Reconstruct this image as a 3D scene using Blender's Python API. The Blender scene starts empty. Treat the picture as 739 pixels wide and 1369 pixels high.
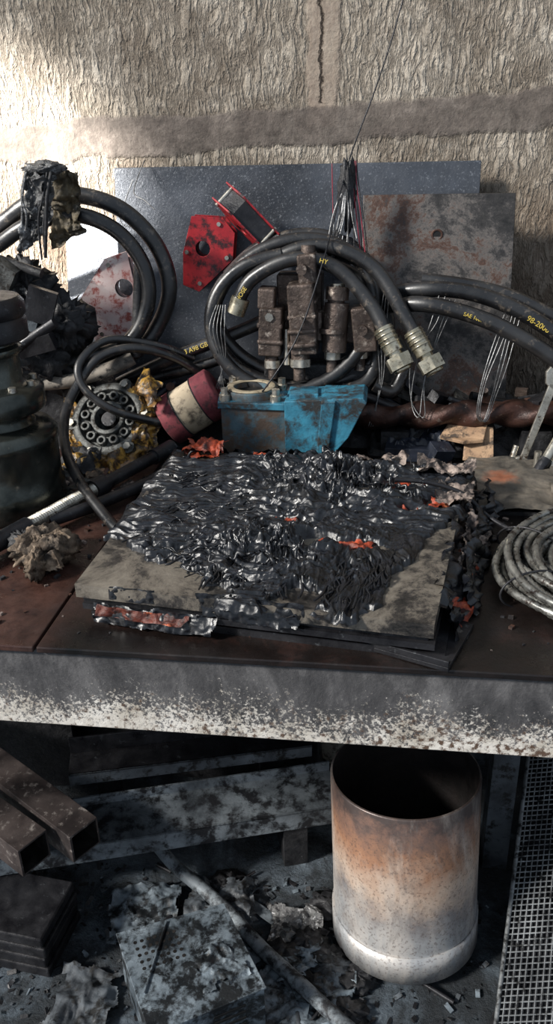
import bpy, bmesh, math, random
from math import sin, cos, pi, radians
from mathutils import Matrix, Vector, noise
random.seed(7)
V=Vector
scene=bpy.context.scene
# ------------------------------------------------------------------ helpers
def nz(x,y,z): return noise.noise(V((x,y,z)))
def fbm(x,y,z,o=4):
    a=0;s=1;f=1
    for i in range(o):
        a+=s*noise.noise(V((x*f,y*f,z*f))); s*=.5; f*=2.03
    return a
def ridge(x,y,z,o=4):
    a=0;s=1;f=1;t=0
    for i in range(o):
        a+=s*(1-abs(noise.noise(V((x*f,y*f,z*f))))*2); t+=s; s*=.55; f*=2.1
    return a/t
def cr(pts,sub=8,closed=False):
    P=[V(p) for p in pts]; n=len(P); out=[]
    rng=range(n) if closed else range(n-1)
    for i in rng:
        if closed: a,b,c,d=P[(i-1)%n],P[i],P[(i+1)%n],P[(i+2)%n]
        else: a,b,c,d=P[max(i-1,0)],P[i],P[i+1],P[min(i+2,n-1)]
        for k in range(sub):
            t=k/sub
            out.append(.5*((2*b)+(c-a)*t+(2*a-5*b+4*c-d)*t*t+(3*b-a-3*c+d)*t**3))
    if not closed: out.append(P[-1].copy())
    return out
class MB:
    def __init__(s,name): s.name=name;s.v=[];s.f=[];s.m=[];s.s=[];s.mats=[]
    def add(s,v,f,mat,smooth=False):
        if mat not in s.mats: s.mats.append(mat)
        k=s.mats.index(mat); o=len(s.v)
        s.v+= [tuple(p) for p in v]
        for q in f: s.f.append([i+o for i in q]); s.m.append(k); s.s.append(smooth)
    def box(s,c,size,mat,rot=None):
        c=V(c); h=V(size)/2; R=rot if rot else Matrix.Identity(3)
        vs=[c+R@V((h.x*a,h.y*b,h.z*d)) for a in(-1,1) for b in(-1,1) for d in(-1,1)]
        s.add(vs,[(0,1,3,2),(4,6,7,5),(0,4,5,1),(2,3,7,6),(0,2,6,4),(1,5,7,3)],mat)
    def lathe(s,p0,axis,prof,mat,n=32,close=False,smooth=True,caps=True):
        a=V(axis).normalized(); u=a.orthogonal().normalized(); w=a.cross(u); p0=V(p0); vs=[];fs=[]
        for r,h in prof:
            for i in range(n):
                t=2*pi*i/n; vs.append(p0+a*h+(u*cos(t)+w*sin(t))*r)
        m=len(prof)
        for j in range(m if close else m-1):
            j2=(j+1)%m
            for i in range(n):
                i2=(i+1)%n; fs.append((j*n+i,j*n+i2,j2*n+i2,j2*n+i))
        s.add(vs,fs,mat,smooth)
        if caps and not close:
            for j in (0,m-1):
                if prof[j][0]>1e-5: s.add([vs[j*n+i] for i in range(n)],[tuple(range(n))],mat)
    def cyl(s,p0,p1,r,mat,n=32,r1=None,smooth=True):
        p0=V(p0);d=V(p1)-p0; s.lathe(p0,d,[(r,0),(r if r1 is None else r1,d.length)],mat,n,False,smooth)
    def hexn(s,p0,p1,r,mat): s.cyl(p0,p1,r,mat,6,None,False)
    def ring(s,p0,p1,ro,ri,mat,n=48):
        p0=V(p0);d=V(p1)-p0;L=d.length; s.lathe(p0,d,[(ro,0),(ro,L),(ri,L),(ri,0)],mat,n,True)
    def prism(s,poly,off,mat,smooth=False):
        P=[V(p) for p in poly]; o=V(off); n=len(P)
        s.add(P+[p+o for p in P],[tuple(range(n)),tuple(range(2*n-1,n-1,-1))]+[(i,(i+1)%n,n+(i+1)%n,n+i) for i in range(n)],mat,smooth)
    def plate_hole(s,poly,hc,r,o,ex,ey,off,mat,n=40):
        o=V(o);ex=V(ex);ey=V(ey);off=V(off); hc=V(hc); P=[V(p) for p in poly]; out=[];inn=[]
        angs=[2*pi*i/n for i in range(n)]
        for q in P:
            d=q-hc; a=math.atan2(d.y,d.x)%(2*pi)
            k=min(range(len(angs)),key=lambda i:abs((angs[i]-a+pi)%(2*pi)-pi)); angs[k]=a
        angs.sort()
        for a in angs:
            d=V((cos(a),sin(a))); best=None
            for i in range(len(P)):
                A=P[i];B=P[(i+1)%len(P)];e=B-A; den=d.x*e.y-d.y*e.x
                if abs(den)<1e-12: continue
                w=A-hc; t=(w.x*e.y-w.y*e.x)/den; q=(w.x*d.y-w.y*d.x)/den
                if t>0 and -1e-6<=q<=1+1e-6 and (best is None or t<best): best=t
            best=best or r*2
            out.append(hc+d*best); inn.append(hc+d*r)
        F=lambda q:o+ex*q.x+ey*q.y
        vs=[F(q) for q in out]+[F(q) for q in inn]; m=len(angs)
        vs+= [p+off for p in vs]
        fs=[]
        for i in range(m):
            j=(i+1)%m
            fs+=[(i,j,m+j,m+i),(2*m+i,3*m+i,3*m+j,2*m+j),(i,2*m+i,2*m+j,j),(m+i,m+j,3*m+j,3*m+i)]
        s.add(vs,fs,mat)
    def sweep(s,pts,r,mat,n=12,closed=False,sub=8,lobes=0,twist=0,depth=.25,rf=None,raw=False):
        P=[V(p) for p in pts] if raw else cr(pts,sub,closed); m=len(P); vs=[];fs=[]
        T=[]
        for i in range(m):
            a=P[(i-1)%m] if closed or i>0 else P[i]; b=P[(i+1)%m] if closed or i<m-1 else P[i]
            t=(b-a); T.append(t.normalized() if t.length>1e-9 else V((1,0,0)))
        N=T[0].orthogonal().normalized(); L=0
        for i in range(m):
            N=(N-T[i]*N.dot(T[i])); N=N.normalized() if N.length>1e-6 else T[i].orthogonal().normalized()
            B=T[i].cross(N)
            if i: L+=(P[i]-P[i-1]).length
            rr=r*(rf(i/(m-1)) if rf else 1)
            for k in range(n):
                a=2*pi*k/n; q=rr*(1+(depth*cos(lobes*(a+twist*L)) if lobes else 0))
                vs.append(P[i]+(N*cos(a)+B*sin(a))*q)
        for i in range(m if closed else m-1):
            j=(i+1)%m
            for k in range(n):
                k2=(k+1)%n; fs.append((i*n+k,i*n+k2,j*n+k2,j*n+k))
        s.add(vs,fs,mat,True)
        if not closed:
            s.add(vs[:n],[tuple(range(n))],mat); s.add(vs[-n:],[tuple(range(n))],mat)
    def crumple(s,a,b,c,d,amp,fr,mat,n=26,m=None,seed=0,ragged=.0,thick=0):
        a,b,c,d=V(a),V(b),V(c),V(d); m=m or n; nn=(b-a).cross(d-a).normalized(); vs=[];fs=[];ok=[]
        for j in range(m+1):
            for i in range(n+1):
                u=i/n;v=j/m
                p=(a*(1-u)+b*u)*(1-v)+(d*(1-u)+c*u)*v
                q=p*fr+V((seed*3.1,seed*1.7,seed))
                h=ridge(q.x,q.y,q.z,3)-.5
                vs.append(p+nn*h*amp*1.6+V((nz(q.x+9,q.y,q.z),nz(q.x,q.y+9,q.z),nz(q.x,q.y,q.z+9)))*amp*.8)
                e=min(u,1-u,v,1-v); ok.append(e+ragged*nz(q.x*1.7+4,q.y*1.7,q.z*1.7)>=0 if ragged else True)
        for j in range(m):
            for i in range(n):
                k=(j*(n+1)+i,j*(n+1)+i+1,(j+1)*(n+1)+i+1,(j+1)*(n+1)+i)
                if all(ok[q] for q in k): fs.append(k)
        s.add(vs,fs,mat,True)
    def lump(s,c,size,mat,amp=.3,fr=3,n=28,seed=0,rot=None,ridged=False):
        vs=[];fs=[];c=V(c);R=rot or Matrix.Identity(3);m=n//2
        for j in range(m+1):
            for i in range(n):
                t=2*pi*i/n;p=pi*j/m; d=V((sin(p)*cos(t),sin(p)*sin(t),cos(p)))
                q=d*fr+V((seed*5.3,seed,0)); k=1+amp*(ridge(q.x,q.y,q.z,3)*2-1 if ridged else fbm(q.x,q.y,q.z,3))
                vs.append(c+R@V((d.x*size[0]*k,d.y*size[1]*k,d.z*size[2]*k)))
        for j in range(m):
            for i in range(n):
                i2=(i+1)%n; fs.append((j*n+i,j*n+i2,(j+1)*n+i2,(j+1)*n+i))
        s.add(vs,fs,mat,True)
    def build(s,bevel=0,seg=2):
        me=bpy.data.meshes.new(s.name)
        lo=V([min(p[i] for p in s.v) for i in range(3)]); hi=V([max(p[i] for p in s.v) for i in range(3)]); ctr=(lo+hi)/2
        me.from_pydata([tuple(V(p)-ctr) for p in s.v],[],s.f)
        for m in s.mats: me.materials.append(m)
        me.polygons.foreach_set('material_index',s.m); me.polygons.foreach_set('use_smooth',s.s)
        bm=bmesh.new(); bm.from_mesh(me); bmesh.ops.recalc_face_normals(bm,faces=bm.faces); bm.to_mesh(me); bm.free()
        o=bpy.data.objects.new(s.name,me); o.location=ctr; bpy.context.collection.objects.link(o)
        if bevel:
            md=o.modifiers.new('bevel','BEVEL'); md.width=bevel; md.segments=seg; md.limit_method='ANGLE'; md.angle_limit=radians(50)
        return o
def rotz(a): return Matrix.Rotation(radians(a),3,'Z')
def rotm(x=0,y=0,z=0): return Matrix.Rotation(radians(z),3,'Z')@Matrix.Rotation(radians(y),3,'Y')@Matrix.Rotation(radians(x),3,'X')
# ------------------------------------------------------------------ materials
class NT:
    def __init__(s,name):
        s.mat=bpy.data.materials.new(name); s.mat.use_nodes=True; s.t=s.mat.node_tree; s.b=s.t.nodes['Principled BSDF']
        g=s.t.nodes.new('ShaderNodeNewGeometry'); s.pos=g.outputs['Position']
    def n(s,k,**kw):
        x=s.t.nodes.new(k)
        for a,b in kw.items(): setattr(x,a,b)
        return x
    def l(s,a,b): s.t.links.new(a,b)
    def map(s,sc=(1,1,1),loc=(0,0,0),rot=(0,0,0),src=None):
        m=s.n('ShaderNodeMapping'); m.inputs['Scale'].default_value=sc; m.inputs['Location'].default_value=loc; m.inputs['Rotation'].default_value=rot
        s.l(src or s.pos,m.inputs['Vector']); return m.outputs[0]
    def noise(s,scale,detail=6,rough=.6,dist=0,vec=None):
        x=s.n('ShaderNodeTexNoise'); x.inputs['Scale'].default_value=scale; x.inputs['Detail'].default_value=detail; x.inputs['Roughness'].default_value=rough; x.inputs['Distortion'].default_value=dist
        s.l(vec or s.pos,x.inputs['Vector']); return x.outputs['Fac']
    def ramp(s,fac,stops):
        r=s.n('ShaderNodeValToRGB'); e=r.color_ramp.elements
        while len(e)<len(stops): e.new(.5)
        for k,(p,c) in zip(e,stops):
            k.position=p; k.color=(c,c,c,1) if isinstance(c,(int,float)) else (*c,1)
        s.l(fac,r.inputs[0]); return r.outputs[0]
    def mix(s,f,a,b,mode='MIX'):
        m=s.n('ShaderNodeMix',data_type='RGBA',blend_type=mode)
        for sock,x in ((m.inputs[0],f),(m.inputs[6],a),(m.inputs[7],b)):
            if isinstance(x,(int,float)): sock.default_value=x if sock.type=='VALUE' else (x,x,x,1)
            elif isinstance(x,tuple): sock.default_value=(*x,1)
            else: s.l(x,sock)
        return m.outputs[2]
    def math(s,op,a,b=0,c=0,clamp=False):
        m=s.n('ShaderNodeMath',operation=op,use_clamp=clamp)
        for sock,x in zip(m.inputs,(a,b,c)):
            if isinstance(x,(int,float)): sock.default_value=x
            else: s.l(x,sock)
        return m.outputs[0]
    def xyz(s):
        x=s.n('ShaderNodeSeparateXYZ'); s.l(s.pos,x.inputs[0]); return x.outputs
    def bump(s,h,strength=.5,dist=.003,prev=None):
        b=s.n('ShaderNodeBump'); b.inputs['Strength'].default_value=strength; b.inputs['Distance'].default_value=dist; s.l(h,b.inputs['Height'])
        if prev: s.l(prev,b.inputs['Normal'])
        return b.outputs[0]
    def out(s,col=None,rough=None,metal=None,nrm=None,spec=None):
        for nme,x in (('Base Color',col),('Roughness',rough),('Metallic',metal),('Normal',nrm),('Specular IOR Level',spec)):
            if x is None: continue
            k=s.b.inputs[nme]
            if isinstance(x,(int,float)): k.default_value=x
            elif isinstance(x,tuple): k.default_value=(*x,1)
            else: s.l(x,k)
        return s.mat
def G(name,c1,c2,c3=None,scale=25,s3=60,t3=(.52,.6),rough=(.4,.75),metal=0.,bump=.4,bs=150,bd=.002,stretch=(1,1,1),spec=.5):
    t=NT(name); v=t.map(stretch)
    a=t.noise(scale,8,.65,.3,v); col=t.ramp(a,[(.35,c1),(.65,c2)])
    if c3:
        b=t.noise(s3,8,.7,.2,t.map(stretch,(3,5,1))); f=t.ramp(b,[(t3[0],0.),(t3[1],1.)]); col=t.mix(f,col,c3)
    r=t.ramp(t.noise(scale*2,6,.6,0,v),[(.35,rough[0]),(.65,rough[1])])
    h=t.noise(bs,8,.65,0,v)
    return t.out(col,r,metal,t.bump(h,bump,bd),spec)
m_soot=G('soot_black',(.005,.005,.006),(.025,.025,.028),(.10,.10,.105),30,120,(.62,.72),(.35,.75),0,.7,90,.004)
m_hose=G('rubber_hose_black',(.006,.006,.007),(.022,.022,.023),(.12,.10,.08),12,60,(.56,.70),(.24,.48),0,.25,200,.001,spec=.7)
m_hose_ash=G('rubber_hose_ashy',(.08,.07,.06),(.34,.30,.25),(.02,.02,.02),15,60,(.52,.64),(.5,.8),0,.4,150,.001)
m_valve=G('burnt_cast_metal',(.035,.026,.022),(.16,.12,.10),(.40,.34,.29),30,70,(.57,.68),(.28,.5),.5,.7,140,.003)
m_steel=G('tarnished_steel',(.3,.28,.24),(.6,.57,.5),(.09,.06,.04),40,110,(.56,.66),(.25,.45),.85,.2,200,.001)
m_brass=G('zinc_fitting',(.33,.29,.20),(.62,.57,.45),(.10,.08,.06),40,80,(.53,.65),(.2,.38),.9,.2,200,.001)
m_red=G('red_paint_burnt',(.25,.010,.018),(.45,.025,.03),(.03,.01,.012),18,40,(.48,.60),(.28,.5),0,.3,150,.001)
m_pink=G('red_paint_glare',(.75,.5,.48),(.85,.75,.72),(.45,.12,.1),12,60,(.5,.62),(.4,.6),0,.25,150,.001)  # whitish pink: glare on red paint put into the colour
m_blue=G('blue_paint_scorched',(.02,.09,.14),(.045,.23,.34),(.03,.03,.03),16,28,(.44,.58),(.3,.55),0,.6,100,.002)
m_bluebrown=G('blue_paint_charred',(.025,.06,.08),(.10,.16,.19),(.085,.06,.045),20,30,(.42,.56),(.35,.6),0,.6,100,.002)
m_gold=G('sandy_gasket',(.25,.2,.13),(.4,.34,.24),(.06,.05,.04),40,90,(.55,.65))
m_maroon=G('maroon_abrasive',(.12,.02,.03),(.25,.055,.065),(.04,.02,.02),30,60,(.52,.64),(.7,.9),0,.5,300,.001)
m_beige=G('beige_cloth_backing',(.34,.27,.18),(.52,.43,.31),(.09,.07,.05),18,40,(.50,.64),(.7,.9),0,.4,200,.001)
m_cast=G('grey_castings',(.035,.036,.034),(.14,.145,.14),(.02,.016,.012),40,90,(.50,.62),(.35,.6),.5,.6,170,.003)
m_green=G('oily_dark_steel',(.018,.022,.020),(.11,.118,.105),(.26,.235,.185),9,45,(.60,.70),(.12,.34),.75,.3,120,.001)
m_yellow=G('yellow_plastic_film',(.18,.08,.02),(.56,.33,.06),(.04,.025,.015),28,55,(.44,.55),(.25,.5),0,.5,100,.003)
m_rust=G('dark_rust',(.03,.016,.011),(.11,.05,.033),(.035,.03,.03),25,70,(.5,.6),(.4,.7),.3,.6,140,.002)
m_drill=G('drill_burnt_rust',(.012,.009,.009),(.08,.035,.025),(.16,.12,.1),20,70,(.6,.7),(.3,.55),.5,.6,140,.002)
m_char=G('charcoal_plastic',(.0025,.003,.004),(.008,.0095,.014),(.028,.034,.045),40,60,(.56,.74),(.24,.46),0,.4,120,.002,spec=.65)  # blue-grey mix paints dark blue highlights into the plastic colour
m_orange=G('orange_red_scorched_film',(.02,.010,.009),(.42,.06,.02),(.85,.27,.10),55,50,(.6,.7),(.3,.55),0,.6,120,.004)
m_ember=G('scorched_red_film_edge',(.010,.006,.006),(.16,.03,.014),(.75,.16,.05),60,42,(.57,.66),(.35,.6),0,.6,120,.004)
m_paper=G('charred_paper',(.14,.10,.085),(.42,.34,.29),(.015,.012,.012),35,45,(.43,.55),(.6,.85),0,.6,150,.004)
m_wood=G('charred_wood',(.02,.014,.011),(.22,.16,.11),(.48,.37,.27),34,40,(.54,.66),(.6,.9),0,1.,110,.006)
m_tan=G('tan_cardboard',(.24,.145,.085),(.42,.275,.165),(.05,.035,.025),30,45,(.47,.60),(.6,.85),0,.3,120,.002)
m_navy=G('navy_scorched',(.006,.008,.014),(.022,.028,.045),(.12,.13,.14),30,80,(.6,.72),(.3,.6))
m_rope=G('wire_rope_steel',(.14,.14,.13),(.46,.46,.43),(.05,.035,.03),30,80,(.52,.64),(.25,.45),.8,.2,300,.0005)
m_wire=G('thin_wire',(.08,.08,.08),(.35,.35,.35),None,60,60,(.5,.6),(.3,.5),.7)
m_redstring=G('red_string',(.16,.012,.025),(.3,.03,.05))
m_rag=G('melted_rag_grey',(.008,.008,.009),(.12,.12,.12),(.6,.6,.6),50,60,(.56,.64),(.2,.4),0,.9,120,.005,spec=.9)  # near-white flecks: silvery cloth plus shiny highlights put into the colour
m_ragy=G('melted_rag_yellow',(.02,.016,.01),(.18,.14,.08),(.4,.36,.28),50,110,(.6,.7),(.4,.6),0,.8,140,.004)
m_blackmetal=G('black_metal',(.008,.008,.01),(.03,.03,.034),(.12,.13,.14),20,60,(.6,.74),(.25,.55),.3,.4,120,.002)
m_ytext=G('yellow_print',(.45,.33,.05),(.62,.46,.08))
m_ash=G('ash_grey_metal',(.045,.053,.062),(.27,.31,.34),(.010,.011,.014),6,26,(.46,.58),(.45,.8),.1,.5,100,.003)
m_legs=G('sooty_leg_metal',(.018,.02,.024),(.12,.14,.16),(.01,.01,.01),8,38,(.50,.60),(.45,.8),.1,.5,100,.003)
m_tube=G('sooty_square_tube',(.03,.025,.025),(.10,.08,.075),(.3,.27,.25),12,60,(.56,.7),(.3,.55),.3,.3,120,.002)
m_tubein=G('tube_inside',(.003,.003,.003),(.012,.01,.009))
m_boxm=G('ashy_housing',(.045,.06,.075),(.24,.29,.33),(.008,.010,.012),12,30,(.44,.56),(.4,.7),.1,.5,90,.003)
m_meshm=G('galvanised_mesh',(.08,.085,.09),(.34,.36,.37),(.02,.02,.02),12,40,(.5,.62),(.4,.7),.4)
m_pale=G('pale_masonry',(.3,.3,.28),(.5,.5,.47),(.08,.075,.07),12,40,(.5,.6),(.8,.95),0,.6,60,.005)
# wall plaster with bark-like vertical ripples
t=NT('ripple_plaster'); X,Yy,Zz=t.xyz()
warp=t.n('ShaderNodeTexNoise'); warp.inputs['Scale'].default_value=20; warp.inputs['Detail'].default_value=3; t.l(t.pos,warp.inputs['Vector'])
vm=t.n('ShaderNodeVectorMath',operation='MULTIPLY_ADD'); vm.inputs[1].default_value=(.022,0,.02); t.l(warp.outputs['Color'],vm.inputs[0]); t.l(t.pos,vm.inputs[2])
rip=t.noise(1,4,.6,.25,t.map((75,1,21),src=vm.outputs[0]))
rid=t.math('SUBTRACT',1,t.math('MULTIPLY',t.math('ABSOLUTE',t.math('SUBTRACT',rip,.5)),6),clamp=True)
edge=t.math('ADD',t.math('MULTIPLY',t.math('SUBTRACT',t.noise(6,3,.6),.5),.05),t.math('MULTIPLY',t.math('SUBTRACT',t.noise(45,6,.7),.5),.025))
band_c=t.math('MULTIPLY_ADD',t.math('ADD',X,.2),.04,1.402)
bd_=t.math('ABSOLUTE',t.math('SUBTRACT',t.math('ADD',Zz,edge),band_c))
band=t.ramp(bd_,[(.030,1.),(.035,0.)])
sx=t.math('ABSOLUTE',t.math('ADD',t.math('ADD',X,edge),.130))
strip=t.math('MULTIPLY',t.ramp(sx,[(.026,1.),(.032,0.)]),t.math('GREATER_THAN',Zz,1.40))
smooth=t.math('MAXIMUM',band,strip)
cx=t.math('ABSOLUTE',t.math('ADD',t.math('ADD',X,t.math('MULTIPLY',t.math('SUBTRACT',t.noise(26,6,.75),.5),.035)),.134))
crack=t.math('MULTIPLY',t.ramp(cx,[(.0003,1.),(.0011,0.)]),t.math('GREATER_THAN',Zz,1.44))
base=t.ramp(t.noise(6,9,.7),[(.3,(.29,.25,.20)),(.5,(.49,.43,.355)),(.7,(.64,.58,.495))])
base=t.mix(t.ramp(rid,[(.4,0.),(1.,.62)]),base,(.12,.098,.078))  # crevice shade painted into the plaster colour along the ripples
base=t.mix(t.ramp(t.noise(70,6,.7),[(.5,0.),(.75,.5)]),base,(.13,.108,.085))
stain=t.ramp(t.noise(4,10,.78,.4,t.map((1,1,1.3),(2,0,4))),[(.44,0.),(.60,.85)])
base=t.mix(stain,base,(.155,.125,.097))
bcol=t.ramp(t.noise(22,10,.75,.4),[(.35,(.06,.05,.046)),(.55,(.15,.125,.11)),(.7,(.27,.23,.20))])
scol=t.ramp(t.noise(18,8,.7),[(.35,(.28,.215,.17)),(.65,(.46,.38,.305))])
col=t.mix(t.math('MULTIPLY',strip,.7),base,scol); col=t.mix(t.math('MULTIPLY',band,.85),col,bcol); col=t.mix(crack,col,(.04,.03,.025))
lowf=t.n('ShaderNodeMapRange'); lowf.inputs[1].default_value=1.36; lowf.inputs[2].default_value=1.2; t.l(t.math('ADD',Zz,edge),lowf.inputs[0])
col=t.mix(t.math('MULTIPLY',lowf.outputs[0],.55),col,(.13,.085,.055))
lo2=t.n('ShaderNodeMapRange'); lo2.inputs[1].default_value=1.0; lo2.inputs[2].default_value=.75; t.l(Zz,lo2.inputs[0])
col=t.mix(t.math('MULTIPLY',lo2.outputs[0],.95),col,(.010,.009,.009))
rh=t.math('MULTIPLY',rid,t.math('SUBTRACT',1,smooth))
hb=t.math('SUBTRACT',t.math('MULTIPLY',t.noise(60,8,.7),.6),t.math('ADD',t.math('MULTIPLY',rh,.8),crack))
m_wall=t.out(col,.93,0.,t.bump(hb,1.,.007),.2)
# bench top
t=NT('bench_top_burnt'); X,Yy,Zz=t.xyz()
c=t.ramp(t.noise(9,9,.7,.3),[(.35,(.004,.004,.004)),(.58,(.012,.008,.007)),(.75,(.042,.02,.016))])
lf=t.n('ShaderNodeMapRange'); lf.inputs[1].default_value=-.36; lf.inputs[2].default_value=-.44; t.l(X,lf.inputs[0])
c=t.mix(t.math('MULTIPLY',lf.outputs[0],.8),c,t.ramp(t.noise(30,9,.7),[(.35,(.03,.013,.011)),(.65,(.10,.048,.036))]))
m_top=t.out(c,t.ramp(t.noise(18,7,.65),[(.35,.18),(.65,.55)]),.1,t.bump(t.noise(120,8,.7),.4,.002),.5)
# bench fascia
t=NT('bench_fascia_blistered'); X,Yy,Zz=t.xyz()
g=t.n('ShaderNodeMapRange'); g.inputs[1].default_value=.845; g.inputs[2].default_value=.735; t.l(Zz,g.inputs[0])
n1=t.noise(230,6,.8); n2=t.noise(9,9,.72)
xr=t.n('ShaderNodeMapRange'); xr.inputs[1].default_value=-.45; xr.inputs[2].default_value=.2; t.l(X,xr.inputs[0])
k=t.math('ADD',t.math('MULTIPLY',g.outputs[0],.80),t.math('MULTIPLY',t.math('SUBTRACT',n2,.5),1.1))
k=t.math('ADD',k,t.math('MULTIPLY',t.math('SUBTRACT',n1,.5),1.9))
f=t.ramp(k,[(.54,0.),(.68,1.)])
dark=t.ramp(t.noise(14,10,.75,.3,t.map((1,1,.6))),[(.35,(.022,.022,.024)),(.5,(.07,.068,.07)),(.65,(.16,.155,.155))])
pale=t.ramp(t.noise(25,6,.6),[(.35,(.46,.41,.34)),(.65,(.74,.70,.64))])
rustf=t.ramp(t.math('ADD',t.noise(120,6,.7,0,t.map((1,1,1),(4,4,4))),t.math('MULTIPLY',xr.outputs[0],.06)),[(.54,0.),(.64,1.)])
pale=t.mix(rustf,pale,(.10,.06,.04))
m_fascia=t.out(t.mix(f,dark,pale),t.ramp(n2,[(.3,.5),(.7,.8)]),.0,t.bump(k,.5,.002),.4)
# floor
t=NT('sooty_floor')
c=t.ramp(t.noise(5,10,.75,.5),[(.36,(.006,.008,.010)),(.49,(.03,.038,.046)),(.59,(.11,.14,.17)),(.70,(.28,.34,.39))])
m_floor=t.out(c,t.ramp(t.noise(20,6,.6),[(.3,.3),(.7,.8)]),0.,t.bump(t.noise(40,9,.75),1.,.016),.5)
# panels
t=NT('dark_blue_steel_sheet')
c=t.ramp(t.noise(5,9,.65),[(.35,(.03,.034,.042)),(.65,(.10,.11,.13))])
sp=t.ramp(t.noise(240,4,.6),[(.58,0.),(.68,1.)]); c=t.mix(t.math('MULTIPLY',sp,.35),c,(.35,.37,.4))
m_sheet=t.out(c,t.ramp(t.noise(30,6,.6),[(.3,.28),(.7,.45)]),.4,t.bump(t.noise(200,5,.7),.5,.0015),.6)
t=NT('mottled_rusty_plate')
c=t.ramp(t.noise(7,12,.82,.3),[(.34,(.012,.012,.012)),(.45,(.045,.042,.041)),(.51,(.14,.125,.115)),(.56,(.085,.042,.028)),(.62,(.04,.037,.037)),(.74,(.34,.30,.27))])
m_plateB=t.out(c,t.ramp(t.noise(40,6,.6),[(.3,.3),(.7,.55)]),.4,t.bump(t.noise(120,8,.7),.6,.002),.5)
# steel pipe
t=NT('scorched_pipe_steel'); X,Yy,Zz=t.xyz()
n0=t.noise(7,8,.65,.3,t.map((1,1,.3),(1,2,3))); zr=t.n('ShaderNodeMapRange'); zr.inputs[1].default_value=.0; zr.inputs[2].default_value=.36; t.l(t.math('ADD',Zz,t.math('MULTIPLY',t.math('SUBTRACT',t.noise(12,7,.7),.5),.22)),zr.inputs[0])
c=t.ramp(zr.outputs[0],[(.0,(.15,.165,.18)),(.25,(.40,.41,.42)),(.42,(.24,.225,.225)),(.58,(.56,.43,.34)),(.78,(.38,.20,.12)),(.93,(.22,.13,.10)),(1.,(.08,.06,.055))])
c=t.mix(t.ramp(n0,[(.45,0.),(.6,.75)]),c,(.66,.60,.54))
c=t.mix(t.math('MULTIPLY',t.ramp(t.noise(190,4,.6),[(.55,0.),(.62,1.)]),.5),c,(.1,.07,.06))
c=t.mix(t.ramp(t.noise(9,9,.75,.3,t.map((1,1,.5),(7,2,5))),[(.52,0.),(.66,.7)]),c,(.11,.09,.085))
m_pipe=t.out(c,t.ramp(n0,[(.3,.32),(.7,.55)]),.35,t.bump(t.noise(150,6,.7),.3,.001),.5)
m_pipein=G('pipe_inside_dark',(.004,.003,.003),(.018,.011,.010),None,20,60,(.5,.6),(.5,.8))  # near-black brown for the pipe's inner wall
# burnt board top
t=NT('stained_grey_board')
c=t.ramp(t.noise(11,11,.8,.3),[(.38,(.008,.008,.008)),(.46,(.04,.036,.033)),(.52,(.14,.122,.10)),(.7,(.28,.25,.205))])
m_board=t.out(c,t.ramp(t.noise(25,6,.6),[(.3,.28),(.7,.5)]),.15,t.bump(t.noise(90,8,.7),.5,.002),.5)
# ------------------------------------------------------------------ room
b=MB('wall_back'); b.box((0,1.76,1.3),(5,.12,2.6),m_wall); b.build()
b=MB('floor'); b.box((0,.35,-.05),(5,3,.1),m_floor); b.build()
# ------------------------------------------------------------------ workbench
b=MB('workbench')
b.box((-1.002,1.225,.846),(1.196,.91,.008),m_top); b.box((.402,1.225,.846),(1.604,.91,.008),m_top)
b.box((0,.781,.786),(2.4,.008,.112),m_fascia); b.box((0,.80,.734),(2.4,.04,.008),m_fascia)
b.box((0,1.66,.79),(2.4,.008,.10),m_blackmetal)
for x in (-1.1,-.2,.6): b.box((x,1.22,.82),(.05,.86,.044),m_blackmetal)
for x in (-1.15,.255,1.1):
    for y in (.83,1.6) if abs(x)>1 else (1.30,1.6): b.box((x,y,.421),(.05,.05,.842),m_legs)
b.build(.0015)
# ------------------------------------------------------------------ sheets leaning on the wall
def lean(name,x0,x1,yb,yt,zb,zt,mat,th=.006,tw=0,hole=None):
    b=MB(name); th_=V((0,th,0)); P=[V((x0,yb,zb)),V((x1,yb,zb)),V((x1+tw,yt,zt)),V((x0+tw,yt,zt+0))]
    b.prism(P,th_,mat)
    if hole:
        hx,hz=hole; y=yb+(yt-yb)*(hz-zb)/(zt-zb); b.ring((hx,y-.002,hz),(hx,y+.001,hz),.011,.007,m_rust,24); b.cyl((hx,y-.0008,hz),(hx,y+.001,hz),.007,m_tubein,24)
    return b.build(.001)
lean('steel_sheet',-.533,.160,1.575,1.665,.85,1.338,m_sheet)
lean('steel_sheet',-.655,-.50,1.60,1.69,.85,1.235,m_sheet)
lean('rusty_steel_plate',-.048,.226,1.52,1.63,.85,1.284,m_plateB,.008,-.004,(.085,1.215))
# ------------------------------------------------------------------ magnetic welding holders
def holder(name,poly,hc,r,o,ex,ey,nn,T,mat):
    b=MB(name); o=V(o);ex=V(ex).normalized();ey=V(ey).normalized();nn=V(nn).normalized()
    b.plate_hole(poly,hc,r,o,ex,ey,nn*.003,mat); b.plate_hole(poly,hc,r,o+nn*(T-.003),ex,ey,nn*.003,mat)
    ctr=V(hc)
    core=[ctr+(V(p)-ctr)*.82 for p in poly]; b.plate_hole([tuple(p) for p in core],hc,r*1.25,o+nn*.003,ex,ey,nn*(T-.006),m_blackmetal)
    for p in poly[::2]:
        q=ctr+(V(p)-ctr)*.8; w=o+ex*q.x+ey*q.y; b.cyl(w-nn*.003,w+nn*(T+.003),.004,m_steel,12)
    return b.build(.0006)
holder('magnetic_welding_holder',[(-.370,1.255),(-.310,1.251),(-.289,1.2235),(-.295,1.175),(-.331,1.1436),(-.364,1.116),(-.395,1.129),(-.391,1.189)][::-1],(-.352,1.196),.014,(0,1.594,0),(1,0,0),(0,0,1),(0,1,0),.032,m_red)
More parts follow.
